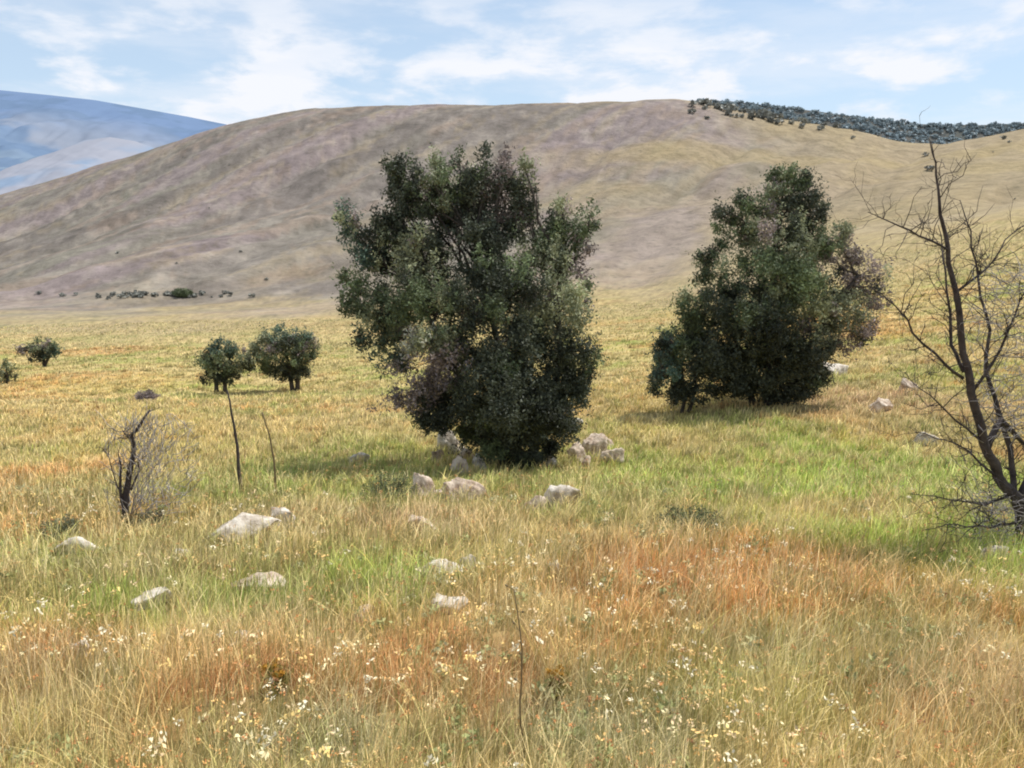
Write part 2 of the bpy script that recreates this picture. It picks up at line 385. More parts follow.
# ------------------------------------------------------------------ far vegetation (stuff)
def blobs(name, pts, sizes, colr, label, cat, squash=.7):
    """many small ragged crowns made of leaf clumps"""
    k = 26
    cen = np.repeat(pts, k, 0); sz = np.repeat(sizes, k)
    d = rng.normal(size=(len(cen), 3)); d /= np.linalg.norm(d, axis=1)[:, None]
    d *= (rng.random(len(cen))**.4)[:, None]
    cen = cen + d*sz[:, None]*.5*np.array([1.15, 1.15, squash]); cen[:, 2] += sz*.36
    c = np.repeat(colr, k, 0)*(.6+.7*rng.random((len(cen), 1)))
    o = leaves_mesh(name, cen, sz*(.35+.3*rng.random(len(sz))), c, M_LEAF, None, (0,0,0), .8, .8)
    return tag(o, label, cat, kind='stuff')
def forest():
    n = 3600
    aa = rng.uniform(azim(690, 100), azim(1200, 118), n)
    fa = np.array([azim(x, y) for x, y in FR]); fz = CAMZ - tdep([y for x, y in FR])*820
    f = rng.random(n)**1.3
    Y = 820 - 45*f
    z = -20 + (np.interp(aa, fa, fz)+20)*((1-45*f/120)**.9)
    X = aa*820
    c = np.tile(np.array([.30,.36,.38]), (n, 1))*(.75+.6*rng.random((n, 1)))  # pale bluish crown colour stands in for haze over the woodland
    blobs('distant_forest', np.stack([X, Y, z-1.5], -1), 1.8+4.0*rng.random(n)**1.6, c*(.75+.5*fbm(X*.02, Y*.05, 3, 777))[:, None], 'dark strip of far woodland along the skyline at right', 'woodland')
forest()
def scrub():
    pts = []; sz = []
    def put(x, y, s):
        g = G(x, y); pts.append(g); sz.append(s)
    for _ in range(170):                               # on the crest to the right
        x = max(692, random.gauss(755, 30)); yr = np.interp(x, [p[0] for p in RIDGE], [p[1] for p in RIDGE])
        put(x, yr + 2 + abs(random.gauss(0, 5)), random.uniform(2.0, 4.2))
    for _ in range(8):
        x = random.uniform(800, 1010); yr = np.interp(x, [p[0] for p in RIDGE], [p[1] for p in RIDGE])
        put(x, yr + 3 + abs(random.gauss(0, 10)), random.uniform(1.2, 3))
    for _ in range(70):                               # a thin dark line at the foot of the hill
        put(random.gauss(155, 34), 296+random.gauss(0, 1.6), random.uniform(.5, 1.3))
    for _ in range(14):                              # specks over the hill
        x = random.uniform(0, 1024); yr = np.interp(x, [p[0] for p in RIDGE], [p[1] for p in RIDGE])
        put(x, random.uniform(yr+12, 300), random.uniform(.4, 1.1))
    P_ = np.array([tuple(p) for p in pts]); S = np.array(sz)
    c = np.tile(np.array([.21,.21,.18]), (len(P_), 1))*(.8+.7*rng.random((len(P_), 1)))
    blobs('hillside_scrub', P_, S, c, 'scattered small dark scrub dotted over the bare hill and its crest', 'scrub', .6)
scrub()

# ------------------------------------------------------------------ trees
DK = np.array([.060,.068,.044]); GR = np.array([.115,.142,.070]); OL = np.array([.235,.245,.145]); MV = np.array([.235,.190,.175]); PALE = np.array([.38,.37,.28]); TEAL = np.array([.085,.125,.090])  # DK: dark leaf tone; on low lobes it also paints in crown shade
def crown_tree(name, label, cat, base_px, Yb, lobes, trunk_px, trunk_r, leaf=.055, per=3.0, crown_name='crown', twig_m=M_BARK, sprig=.13, group=None, sparse_twigs=1.0):
    """lobes: (x, y, rx, ry, dY, colour, density)   pixels + metres of depth"""
    base = P(base_px[0], base_px[1], Yb); base = Vector((base.x, base.y, float(H(base.x, base.y))))
    root = thing(name, base, label, cat, group)
    # trunk and limbs
    wood = Tubes(7); limbs = Tubes(5)
    forks = []
    for tp in trunk_px:
        pts = [Vector((base.x + (tp[0][0]-base_px[0])/ppm(tp[0][1], Yb), Yb, base.z-.15))]
        for (x, y, dy) in tp[1:]: pts.append(P(x, y, Yb+dy))
        fine = []
        for a, b in zip(pts[:-1], pts[1:]): fine += wander(a, b, 4, .05)[:-1]
        fine.append(pts[-1])
        wood.add(fine, lin(trunk_r*1.15, trunk_r*.45, len(fine)-1), 9)
        forks += fine[len(fine)//3:]
    cen_all = []; col_all = []; siz_all = []
    for (x, y, rx, ry, dY, cc, dens) in lobes:
        c = P(x, y, Yb+dY); rx *= .92; ry *= .92; R = Vector((rx/ppm(y, Yb), .5*(rx+ry)/ppm(y, Yb), ry/ppm(y, Yb)))
        src = min(forks, key=lambda q: (q-c).length + .6*max(0, q.z-c.z))
        mp = wander(src, c, 6, .10)
        limbs.add(mp, lin(trunk_r*.38, .014, 6), 6)
        vol = R.x*R.y*R.z
        ns = int(per*dens*(vol**(2/3))*110)
        subs = []
        for _ in range(max(4, int(9*(vol**.2)/.6))):
            u = np.array([random.gauss(0, 1) for _ in range(3)]); u /= np.linalg.norm(u); r = random.random()**.3*.92
            k = random.random()
            subs.append((u*r, random.uniform(.6, 1.35)*(1.12 if u[2] > 0 else .85), (GR if cc is DK else OL) if k < .16 else (MV if k < .24 and cc is not DK else (DK if k < .38 else cc))))  # clumps high in a lobe lighter, low ones darker: light painted into leaves
        for _ in range(ns):
            u = np.array([random.gauss(0, 1) for _ in range(3)]); u /= np.linalg.norm(u)
            r = random.random()**.38
            if random.random() < .13: r *= random.uniform(1.1, 1.4)
            if random.random() < .78:
                sc_, shade0, base_c = subs[random.randrange(len(subs))]
                o_ = sc_ + u*random.random()**.6*.34*np.array([.85, .85, 1.25])
            else: o_, shade0, base_c = u*r, 1.0, cc
            tip = Vector((c.x+o_[0]*R.x, c.y+o_[1]*R.y, c.z+o_[2]*R.z))
            if random.random() < .05*sparse_twigs:
                st = mp[random.randint(3, 6)]
                limbs.add(wander(st, tip+Vector((0,0,.05)), 3, .08), [.011, .008, .006, .003], 3)
            m = random.randint(9, 22)
            ax = Vector((u[0], u[1]*.8, u[2]*.6+.55)).normalized()
            L = sprig*random.uniform(.8, 1.9)
            t = rng.random(m)[:, None]
            pc = np.array(tip)[None] + (t-.5)*L*np.array(ax)[None] + rng.normal(size=(m, 3))*sprig*.33
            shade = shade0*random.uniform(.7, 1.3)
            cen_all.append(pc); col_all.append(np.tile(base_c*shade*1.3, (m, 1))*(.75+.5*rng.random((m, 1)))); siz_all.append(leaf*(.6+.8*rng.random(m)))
    cen = np.concatenate(cen_all); cl = np.concatenate(col_all); sz = np.concatenate(siz_all)
    g = H(cen[:, 0], cen[:, 1]); ok = cen[:, 2] > g+.06
    leaves_mesh(crown_name, cen[ok], sz[ok], cl[ok], M_LEAF, root, base, .5)
    wood.build('trunk', twig_m, root, base); limbs.build('limbs', twig_m, root, base)
    return root

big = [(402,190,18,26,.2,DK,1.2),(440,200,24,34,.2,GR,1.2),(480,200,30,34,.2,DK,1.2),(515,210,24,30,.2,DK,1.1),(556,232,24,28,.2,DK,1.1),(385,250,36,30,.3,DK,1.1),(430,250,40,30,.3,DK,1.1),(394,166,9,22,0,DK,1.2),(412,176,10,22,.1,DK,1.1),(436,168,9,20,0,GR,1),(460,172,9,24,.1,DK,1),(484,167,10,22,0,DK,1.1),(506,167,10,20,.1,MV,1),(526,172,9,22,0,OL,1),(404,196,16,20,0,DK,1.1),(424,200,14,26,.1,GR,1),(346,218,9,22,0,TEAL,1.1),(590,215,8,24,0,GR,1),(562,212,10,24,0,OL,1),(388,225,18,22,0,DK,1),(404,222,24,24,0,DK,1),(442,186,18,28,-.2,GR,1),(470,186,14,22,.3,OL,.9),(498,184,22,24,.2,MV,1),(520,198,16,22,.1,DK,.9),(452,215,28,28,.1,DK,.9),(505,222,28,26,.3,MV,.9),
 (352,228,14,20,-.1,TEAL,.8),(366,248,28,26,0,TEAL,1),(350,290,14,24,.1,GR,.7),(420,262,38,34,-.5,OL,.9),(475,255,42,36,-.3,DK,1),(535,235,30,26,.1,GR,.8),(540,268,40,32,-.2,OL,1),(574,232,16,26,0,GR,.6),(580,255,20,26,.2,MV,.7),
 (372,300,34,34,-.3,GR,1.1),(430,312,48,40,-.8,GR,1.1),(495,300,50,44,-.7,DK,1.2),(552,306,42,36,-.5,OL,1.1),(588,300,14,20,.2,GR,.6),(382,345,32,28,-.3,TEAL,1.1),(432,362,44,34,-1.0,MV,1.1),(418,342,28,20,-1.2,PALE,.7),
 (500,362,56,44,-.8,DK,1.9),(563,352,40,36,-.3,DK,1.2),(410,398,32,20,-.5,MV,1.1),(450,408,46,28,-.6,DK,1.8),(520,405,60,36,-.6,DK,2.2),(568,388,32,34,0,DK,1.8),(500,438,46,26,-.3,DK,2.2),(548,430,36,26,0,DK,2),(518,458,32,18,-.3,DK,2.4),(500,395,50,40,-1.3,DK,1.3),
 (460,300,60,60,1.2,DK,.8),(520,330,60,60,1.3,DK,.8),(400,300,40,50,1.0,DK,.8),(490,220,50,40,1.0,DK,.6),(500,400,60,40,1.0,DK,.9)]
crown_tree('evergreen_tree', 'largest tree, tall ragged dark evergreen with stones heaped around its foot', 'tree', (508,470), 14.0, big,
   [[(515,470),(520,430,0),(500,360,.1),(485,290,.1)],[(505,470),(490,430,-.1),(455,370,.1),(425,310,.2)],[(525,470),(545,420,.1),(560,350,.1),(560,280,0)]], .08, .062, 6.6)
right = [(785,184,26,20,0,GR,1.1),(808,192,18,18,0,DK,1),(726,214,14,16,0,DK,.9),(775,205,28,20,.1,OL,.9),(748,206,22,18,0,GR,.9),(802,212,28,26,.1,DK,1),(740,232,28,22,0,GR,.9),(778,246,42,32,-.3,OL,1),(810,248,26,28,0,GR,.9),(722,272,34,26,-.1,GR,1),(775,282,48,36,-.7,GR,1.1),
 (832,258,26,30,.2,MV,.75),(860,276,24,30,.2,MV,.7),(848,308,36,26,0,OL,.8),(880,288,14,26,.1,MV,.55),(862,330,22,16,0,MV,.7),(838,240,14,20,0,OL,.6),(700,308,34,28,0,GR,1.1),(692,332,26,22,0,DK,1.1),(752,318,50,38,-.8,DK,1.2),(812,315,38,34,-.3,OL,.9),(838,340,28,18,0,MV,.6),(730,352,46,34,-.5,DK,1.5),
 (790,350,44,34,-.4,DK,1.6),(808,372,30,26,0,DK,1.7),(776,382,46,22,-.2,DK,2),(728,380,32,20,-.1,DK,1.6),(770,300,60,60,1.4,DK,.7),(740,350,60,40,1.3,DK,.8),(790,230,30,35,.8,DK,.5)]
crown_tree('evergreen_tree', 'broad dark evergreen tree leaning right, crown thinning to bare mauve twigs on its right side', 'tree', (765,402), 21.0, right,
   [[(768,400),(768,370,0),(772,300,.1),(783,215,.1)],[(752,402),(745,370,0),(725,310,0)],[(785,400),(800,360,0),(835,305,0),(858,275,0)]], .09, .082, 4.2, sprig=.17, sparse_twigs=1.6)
crown_tree('evergreen_shrub', 'round dark green shrub growing against the lower left of the leaning evergreen', 'shrub', (683,410), 20.6,
  [(664,350,18,20,0,TEAL,1.1),(680,342,24,18,.2,GR,1),(668,375,24,24,-.1,TEAL,1.2),(695,372,30,28,0,DK,1.2),(684,392,30,14,-.1,DK,1.1)],
  [[(682,412),(684,390,0),(680,360,0)],[(688,412),(696,390,0),(694,368,0)]], .05, .08, 4.4, sprig=.15)
TS = dict(leaf=.13, sprig=.22)
crown_tree('olive_tree', 'rounder and larger of two small olive trees side by side in the field', 'tree', (291,391), 41.0,
  [(285,337,27,14,0,TEAL,1.2),(282,374,22,8,0,DK,1.2),(300,372,14,8,.1,DK,1),(303,350,19,17,0,GR,1.2),(266,348,18,16,0,OL,1.2),(285,352,28,16,-.5,GR,1),(292,366,22,11,-.3,DK,1),(270,366,16,9,0,DK,1)],
  [[(292,391),(291,374,0),(286,350,0)],[(297,391),(299,372,0),(300,355,0)]], .12, .13, 1.6, sprig=.24, group='small olive trees in the field')
crown_tree('olive_tree', 'smaller and lower left one of two small olive trees side by side in the field', 'tree', (220,389), 40.0,
  [(222,349,17,11,0,TEAL,1.2),(214,377,16,8,0,DK,1.3),(230,377,14,8,.1,DK,1.2),(206,360,13,13,0,DK,1),(222,362,24,14,-.3,GR,1.2),(242,362,14,13,0,OL,1.2),(222,374,18,8,0,DK,1),(245,366,10,8,0,DK,.8)],
  [[(217,389),(216,378,0),(212,362,0)],[(224,389),(226,376,0),(232,362,0)]], .11, .13, 1.6, sprig=.22, group='small olive trees in the field')
crown_tree('olive_tree', 'small lone olive tree with a flat dark crown near the left edge', 'tree', (44,369), 56.0,
  [(30,349,12,7,0,MV,1),(44,346,15,8,0,GR,1),(52,352,10,8,0,TEAL,1),(38,355,16,6,-.2,DK,1)],
  [[(45,369),(44,360,0),(41,350,0)],[(43,369),(48,359,0),(51,351,0)]], .11, .17, 1.1, sprig=.28, group='small olive trees in the field')
crown_tree('field_shrub', 'small dark upright shrub cut by the left edge of the photo', 'shrub', (7,385), 46.0,
  [(7,369,7,8,0,GR,1),(8,378,8,7,0,DK,1),(3,376,7,7,0,OL,1)],
  [[(7,385),(7,376,0),(6,368,0)]], .06, .13, 1.3, sprig=.2)

def low_bush(label, x, y, w, h, cc, name='low_shrub', dens=1.0):
    g = G(x, y); k = ppm(y, g.y); W = w/k; Hh = h/k
    root = thing(name, g, label, 'shrub')
    st = Tubes(4); cen = []; cl = []
    for _ in range(int(46*dens)):
        t = random.uniform(0, 2*math.pi); r = random.random()**.5
        tip = Vector((g.x+math.cos(t)*r*W*.5, g.y+math.sin(t)*r*W*.4, g.z+Hh*random.uniform(.45, 1)*(1-.5*r*r)))
        pl = wander(g+Vector((math.cos(t)*W*.08, math.sin(t)*W*.08, -.03)), tip, 4, .07)
        st.add(pl, [.008, .007, .006, .004, .002], 4)
        for q in pl[1:]:
            m = 26
            cen.append(np.array(q)[None]+rng.normal(size=(m, 3))*np.array([W, W, Hh])*.06); cl.append(np.tile(cc*random.uniform(.6, 1.3), (m, 1)))
    cen = np.concatenate(cen); cl = np.concatenate(cl)
    leaves_mesh('foliage', cen, np.full(len(cen), max(.022, .03*g.y/14))*(.6+.8*rng.random(len(cen))), cl, M_LEAF, root, g, .5)
    st.build('stems', M_STEM, root, g)
low_bush('single dark bush on the scrub line at the foot of the hill', 182, 297, 20, 9, GR*1.2, dens=.8)
low_bush('low green bush at the left edge of the big tree\'s shadow', 388, 498, 52, 26, GR*1.2)
low_bush('flat grey-green bush left of the dead shrub\'s foot', 62, 540, 40, 26, OL*.8)
low_bush('low dark tuft of scrub at the foot of the dead shrub on its right', 150, 530, 40, 20, DK*1.6)
low_bush('small purplish grey bush alone in the golden field above the dead shrub', 147, 402, 26, 12, MV*1.3)
low_bush('low dark bush in the green grass between the big tree and the leaning evergreen', 690, 530, 70, 26, GR*1.1)

# ------------------------------------------------------------------ dead wood
def twigs(T, pts, rad, n, length, depth=2, up=.25, r0=.004, droop=0, spread=1.0):
    m = len(pts)
    for _ in range(n):
        i = random.randint(1, m-1); t = random.random()
        p = pts[i-1].lerp(pts[i], t); ax = (pts[i]-pts[i-1]).normalized()
        d = Vector([random.gauss(0, 1) for _ in range(3)]); d = (d - ax*d.dot(ax)*.6)
        d.y *= .8; d = (d.normalized()*spread + ax*.5 + Vector((0, 0, up))).normalized()
        L = length*random.uniform(.4, 1.2)
        q = wander(p, p+d*L, 4, .12); r = min(r0, rad[min(i, len(rad)-1)]*.7)
        T.add(q, [r, r*.8, r*.65, r*.5, r*.3], 4)
        if depth > 1: twigs(T, q, [r]*5, random.randint(2, 5), L*.45, depth-1, up, r*.65, droop, spread)
def dead_tree():
    Yb = 6.7; pb = P(1024, 542, Yb); base = Vector((pb.x, Yb, float(H(pb.x, Yb))))
    root = thing('dead_tree', base, 'leafless charred tree leaning in at the right edge with many thin grey twigs', 'dead tree')
    stems = [
     ([(1030,560,0),(1022,520,0),(1018,498,0),(998,477,-.02),(984,444,-.05),(971,393,-.08),(963,354,-.08),(956,292,-.1),(948,248,-.12),(940,214,-.12),(936,175,-.1),(930,142,-.1)], .060, .005),
     ([(964,372,-.08),(951,345,.05),(948,300,.1),(944,262,.12),(938,225,.15)], .016, .004),
     ([(986,450,0),(1001,420,.1),(1024,444,.3),(1050,455,.4)], .024, .012),
     ([(1018,500,0),(1012,470,.15),(998,410,.25),(986,371,.3),(990,330,.3),(978,276,.3),(971,231,.3),(960,200,.35)], .026, .004),
     ([(1020,505,0),(1045,450,.1),(1060,380,.2),(1055,300,.2)], .05, .015),
     ([(963,378,-.08),(936,354,-.2),(908,320,-.3),(886,298,-.35),(868,285,-.4)], .012, .003),
     ([(948,250,-.12),(919,236,-.25),(886,220,-.3),(868,212,-.35)], .009, .003),
     ([(1000,480,0),(970,452,-.2),(945,440,-.3),(915,432,-.35)], .010, .003),
     ([(1012,495,0),(985,505,-.2),(950,500,-.3),(910,494,-.4)], .011, .003),
     ([(1020,520,0),(990,528,-.2),(955,524,-.35),(925,530,-.4)], .010, .003),
     ([(956,292,-.1),(985,270,0),(1005,240,.1),(1024,225,.2)], .010, .003),
     ([(971,393,-.08),(1000,350,-.1),(1020,300,-.1),(1040,262,0)], .013, .004),
     ([(984,444,-.05),(955,420,-.15),(930,395,-.2),(905,372,-.3)], .009, .003),
    ]
    T = Tubes(8); W = Tubes(4)
    for i, (pp, r0, r1) in enumerate(stems):
        pts = [P(x, y, Yb+dy) for x, y, dy in pp]
        if i == 0: pts[0] = Vector((base.x+.02, Yb, base.z-.12))
        fine = []
        for a, b in zip(pts[:-1], pts[1:]): fine += wander(a, b, 3, .05)[:-1]
        fine.append(pts[-1]); rr = [max(.003, v) for v in [r0*(1-k/(len(fine)-1))**1.1 + r1*.8 for k in range(len(fine))]]
        if i in (0, 2, 3, 4): T.add(fine, rr, 8)
        else: W.add(fine, rr, 5)
        twigs(W, fine, rr, 40 if i in (0, 3) else 22, .42 if i else .40, 2, .25, .0042)
    T.build('trunk', M_CHAR, root, base); W.build('branches', M_CHAR, root, base)
    B = Tubes(3)                                            # pale brushy twigs round the foot
    for _ in range(320):
        x = random.uniform(975, 1060); y = random.uniform(490, 550); g = G(min(x, 1100), 550)
        p = P(x, y, Yb+random.uniform(-.3, .4))
        d = Vector((random.gauss(0, 1), random.gauss(0, .6), random.uniform(-.2, .9))).normalized()
        B.add(wander(p, p+d*random.uniform(.1, .35), 4, .12), [.0035, .003, .0025, .002, .0015], 3)
    B.build('dry_twigs', M_TWIG, root, base); B = Tubes(3)
    for _ in range(520):                                    # and through the upper right
        x = random.uniform(975, 1080); y = random.uniform(270, 440)
        p = P(x, y, Yb+random.uniform(-.3, .5)); d = Vector((random.gauss(0, .8), random.gauss(0, .5), random.uniform(-.3, .9))).normalized()
        B.add(wander(p, p+d*random.uniform(.1, .38), 4, .12), [.0035, .003, .0025, .002, .0015], 3)
    B.build('dry_twigs', M_TWIG, root, base)
dead_tree()
def dead_shrub():
    g = G(126, 527); Yb = g.y
    root = thing('dead_shrub', g, 'small charred dead shrub with a black stem and pale grey twigs at left', 'dead shrub')
    T = Tubes(7); W = Tubes(4)
    for pp, r in [([(126,527),(126,505),(128,485),(132,462),(131,435),(140,425),(150,410)], .042), ([(126,510),(120,490),(121,465),(118,452)], .02), ([(131,490),(140,470),(138,462),(152,452)], .012), ([(131,440),(122,430)], .009), ([(128,505),(112,470),(108,440)],.008)]:
        pts = [P(x, y, Yb+random.uniform(-.04, .04)) for x, y in pp]; pts[0] = pts[0]+Vector((0, 0, -.05 if len(pp) > 5 else 0))
        fine = []
        for a, b in zip(pts[:-1], pts[1:]): fine += wander(a, b, 2, .07)[:-1]
        fine.append(pts[-1]); T.add(fine, lin(r, r*.25, len(fine)-1), 7); W = Tubes(4)
        for _ in range(9):
            W = Tubes(4); twigs(W, fine, [r]*len(fine), 1, .18, 2, .35, .004); W.build('branch', M_CHAR, root, g)
    T.build('trunk', M_CHAR, root, g)
    B = Tubes(3)
    for _ in range(330):
        x = min(max(random.gauss(150, 20), 108), 190); y = random.uniform(418, 515)
        p = P(x, y, Yb+random.gauss(0, .2)); b0 = P(132, 520, Yb)
        d = ((p-b0).normalized()*.8 + Vector((random.gauss(0, .5), random.gauss(0, .4), random.gauss(.2, .4)))).normalized()
        B.add(wander(p-d*.08, p+d*random.uniform(.06, .2), 4, .1), [.0042, .0038, .003, .0025, .0018], 3)
    for _ in range(12):
        p = P(random.gauss(150, 18), random.uniform(425, 490), Yb+random.gauss(0, .2))
        B.add(wander(P(130, 520, Yb)+Vector((random.gauss(0, .03), 0, 0)), p, 5, .06), [.005, .0045, .004, .003, .0025, .002], 4)
    B.build('dry_twigs', M_TWIG, root, g)
dead_shrub()
def stick(label, pp, r, n, name='dead_sapling', mat=M_STEM):
    g = G(*pp[0]); root = thing(name, g, label, 'dead sapling')
    pts = [P(x, y, g.y) for x, y in pp]; pts[0] = g-Vector((0, 0, .06))
    fine = []
    for a, b in zip(pts[:-1], pts[1:]): fine += wander(a, b, 3, .03)[:-1]
    fine.append(pts[-1]); T = Tubes(6); rr = lin(r, r*.35, len(fine)-1); T.add(fine, rr, 6); T.build('stem', mat, root, g)
    for _ in range(n):
        W = Tubes(4); twigs(W, fine[2:], rr, 1, .16, 1, .6, .004, spread=.6); W.build('twig', mat, root, g)
stick('bare dark sapling leaning left, in line below the smaller olive tree', [(242,492),(238,455),(234,425),(227,390)], .030, 5, mat=M_CHAR)
stick('thinner greenish bare sapling just right of the darker leaning one', [(277,495),(274,460),(268,430),(262,412)], .018, 7)
def stalk(label, pp, r):
    g = G(*pp[0]); root = thing('dry_stalk', g, label, 'dry stalk')
    pts = [P(x, y, g.y) for x, y in pp]; pts[0] = g-Vector((0, 0, .03)); fine = []
    for a, b in zip(pts[:-1], pts[1:]): fine += wander(a, b, 3, .03)[:-1]
    fine.append(pts[-1]); T = Tubes(6); T.add(fine, lin(r, r*.5, len(fine)-1)); T.build('stem', M_STEM, root, g)
    for q in fine[4:]:
        W = Tubes(5)
        d = Vector((random.gauss(0, 1), random.gauss(0, 1), .8)).normalized(); e = q+d*random.uniform(.02, .05)
        W.add([q, e, e+d*.006, e+d*.016], [.0012, .0012, .005, .002], 5)
        W.build('seed_head', M_STEM, root, g)
stalk('tall single dark dry stalk standing in the foreground grass near the middle', [(524,758),(520,700),(522,650),(514,590)], .0045)

# ------------------------------------------------------------------ rocks
def rock(label, x, y, w, h, mat=M_ROCK, group=None, name='limestone_rock', seed=None, tilt=0, depth=.6, sink=.38):
    """(x,y) foot of the rock in the photo, w x h its size there in pixels"""
    g = G(x, y); k = ppm(y, g.y); W = w/k*1.04; Hh = h/k*1.02/(1-sink)
    r_ = np.random.default_rng(seed if seed is not None else int(x*7+y*13))
    import bmesh
    bm = bmesh.new(); bmesh.ops.create_icosphere(bm, subdivisions=4, radius=1)
    v = np.array([p.co[:] for p in bm.verts])
    for _ in range(17):                       # flat broken faces
        n = r_.normal(size=3); n /= np.linalg.norm(n); d = r_.uniform(.42, .8)
        s = v@n; v = v - np.outer(np.maximum(s-d, 0), n)
    u = v/np.linalg.norm(v, axis=1)[:, None]
    off = r_.uniform(0, 50)
    dsp = (fbm(u[:, 0]*2.2+off+u[:, 2], u[:, 1]*2.2+off-u[:, 2], 4, 3)-.5)*.5 + (fbm(u[:, 0]*7+off+u[:, 2]*3, u[:, 1]*7-u[:, 2]*3, 9)-.5)*.26
    v = v*(1+dsp[:, None])
    v[:, 0] *= W*.5/.72; v[:, 1] *= W*depth*.5/.82; v[:, 2] *= Hh*.5/.72
    a = r_.uniform(-.4, .4); ca, sa = math.cos(a), math.sin(a)
    v = np.stack([v[:, 0]*ca-v[:, 1]*sa, v[:, 0]*sa+v[:, 1]*ca, v[:, 2]], -1)
    if tilt: ct, st = math.cos(tilt), math.sin(tilt); v = np.stack([v[:, 0]*ct-v[:, 2]*st, v[:, 1], v[:, 0]*st+v[:, 2]*ct], -1)
    v[:, 2] += Hh*(.5-sink)
    f = [[q.index for q in p.verts] for p in bm.faces]; bm.free()
    o = mesh_np(name, v, [i for p in f for i in p], [len(p) for p in f], mat, None, None, True)
    o.location = g + Vector((0, W*depth*.3, 0)); tag(o, label, 'rock', group)
    return o
S1 = 'stones heaped round the big tree'; S2 = 'pale rocks scattered in the grass'
B = M_ROCKB
for a_ in [
 ('pale stone highest on the left of the big tree\'s foot, half in shade', 449, 454, 32, 22, M_ROCK, S1),
 ('brown stone left of the two side by side under the big tree', 461, 475, 18, 19, B, S1),
 ('pale stone close against the left of the trunk, right one of a pair', 480, 473, 18, 17, M_ROCK, S1),
 ('broken brownish stone at the outer left end of the heap by the big tree', 421, 499, 30, 24, B, S1),
 ('rough stone lowest and nearest of the heap left of the trunk', 458, 501, 36, 22, B, S1),
 ('small pale stone just right of the big tree\'s trunk', 548, 466, 18, 15, M_ROCK, S1),
 ('pale stone half hidden under the crown right of the trunk, the farthest one', 573, 431, 20, 14, M_ROCK, S1),
 ('wide rough brown stone right of the big tree, left half of a touching pair', 576, 463, 24, 20, B, S1),
 ('tallest pinkish stone right of the big tree, right half of a touching pair', 594, 458, 26, 22, B, S1),
 ('low stone at the outer right end of the heap by the big tree', 617, 464, 24, 16, B, S1),
 ('cream stone standing in the grass in front of the trunk, right of the heap', 561, 508, 36, 24, M_ROCK, S1),
 ('low brown stone just left of the cream stone in front of the tree', 537, 512, 20, 12, B, S1),
 ('small brown stone touching the far side of the tall pinkish stone', 604, 449, 16, 12, B, S1),
 ('small rough stone in front of the touching brown and pinkish pair', 586, 470, 15, 10, B, S1),
 ('smallest brown stone between the pale shaded stone and the pair under the tree', 468, 462, 13, 10, B, S1),
 ('small brown stone at the left foot of the highest pale stone', 436, 462, 14, 10, B, S1),
 ('small pinkish stone between the outer left stone and the lowest rough one', 440, 500, 15, 11, B, S1),
 ('small pale chip in front of the lowest rough stone of the heap', 476, 499, 14, 9, M_ROCK, S1),
 ('pale flat stone lying low in the pinkish grass left of the cream stone', 419, 530, 38, 12, B, S2),
 ('long pale limestone slab with a shaded front, largest rock in the left meadow', 240, 543, 80, 26, M_ROCK, S2),
 ('narrow tilted pale slab leaning at the right end of the large slab', 277, 529, 32, 20, M_ROCK, S2),
 ('small pale rock between the dead shrub and the large slab, below them', 180, 559, 18, 11, M_ROCK, S2),
 ('flat grey rock lying low left of the dead shrub', 68, 555, 44, 13, M_ROCK, S2),
 ('flat pinkish rock below the large slab', 255, 590, 40, 14, B, S2),
 ('bright squarish rock in the central foreground, nearest white one', 448, 614, 32, 18, M_ROCK, S2),
 ('small white stone on a low ledge above the squarish rock', 467, 569, 16, 14, M_ROCK, S2),
 ('low pale ledge just left of the small white stone', 437, 577, 40, 11, M_ROCK, S2),
 ('flat pale rock lying in the bright green grass at left', 148, 607, 44, 14, M_ROCK, S2),
 ('rounded pale stone low in the left foreground at the edge of rusty grass', 82, 657, 20, 16, M_ROCK, S2),
 ('small pale stone in straw coloured grass, right of the left foreground one', 240, 643, 20, 12, M_ROCK, S2),
 ('low pinkish stone left of the squarish rock', 362, 623, 28, 14, B, S2),
 ('small bright stone in the grass right of the saplings', 191, 484, 14, 10, M_ROCK, S2),
 ('pale stone in greenish grass left of the big tree', 357, 463, 22, 8, M_ROCK, S2),
 ('pale boulder behind the right foot of the leaning evergreen', 832, 376, 30, 14, M_ROCK, S2),
 ('brown rock half sunk in the slope between the leaning evergreen and the dead tree', 884, 412, 32, 14, B, S2),
 ('small rock above the brown sunken one on the right slope', 908, 392, 20, 10, B, S2),
 ('grey rock on the slope left of the dead tree\'s main fork', 925, 446, 26, 12, M_ROCK, S2),
 ('tiny bright rock right of the big tree in the green grass', 555, 571, 12, 9, M_ROCK, S2),
 ('pale stone far right at the dead tree\'s foot', 1000, 560, 24, 14, M_ROCK, S2)]:
    rock(*a_, tilt=(.4 if 'narrow tilted' in a_[0] else (.30 if 'long pale' in a_[0] else 0)))

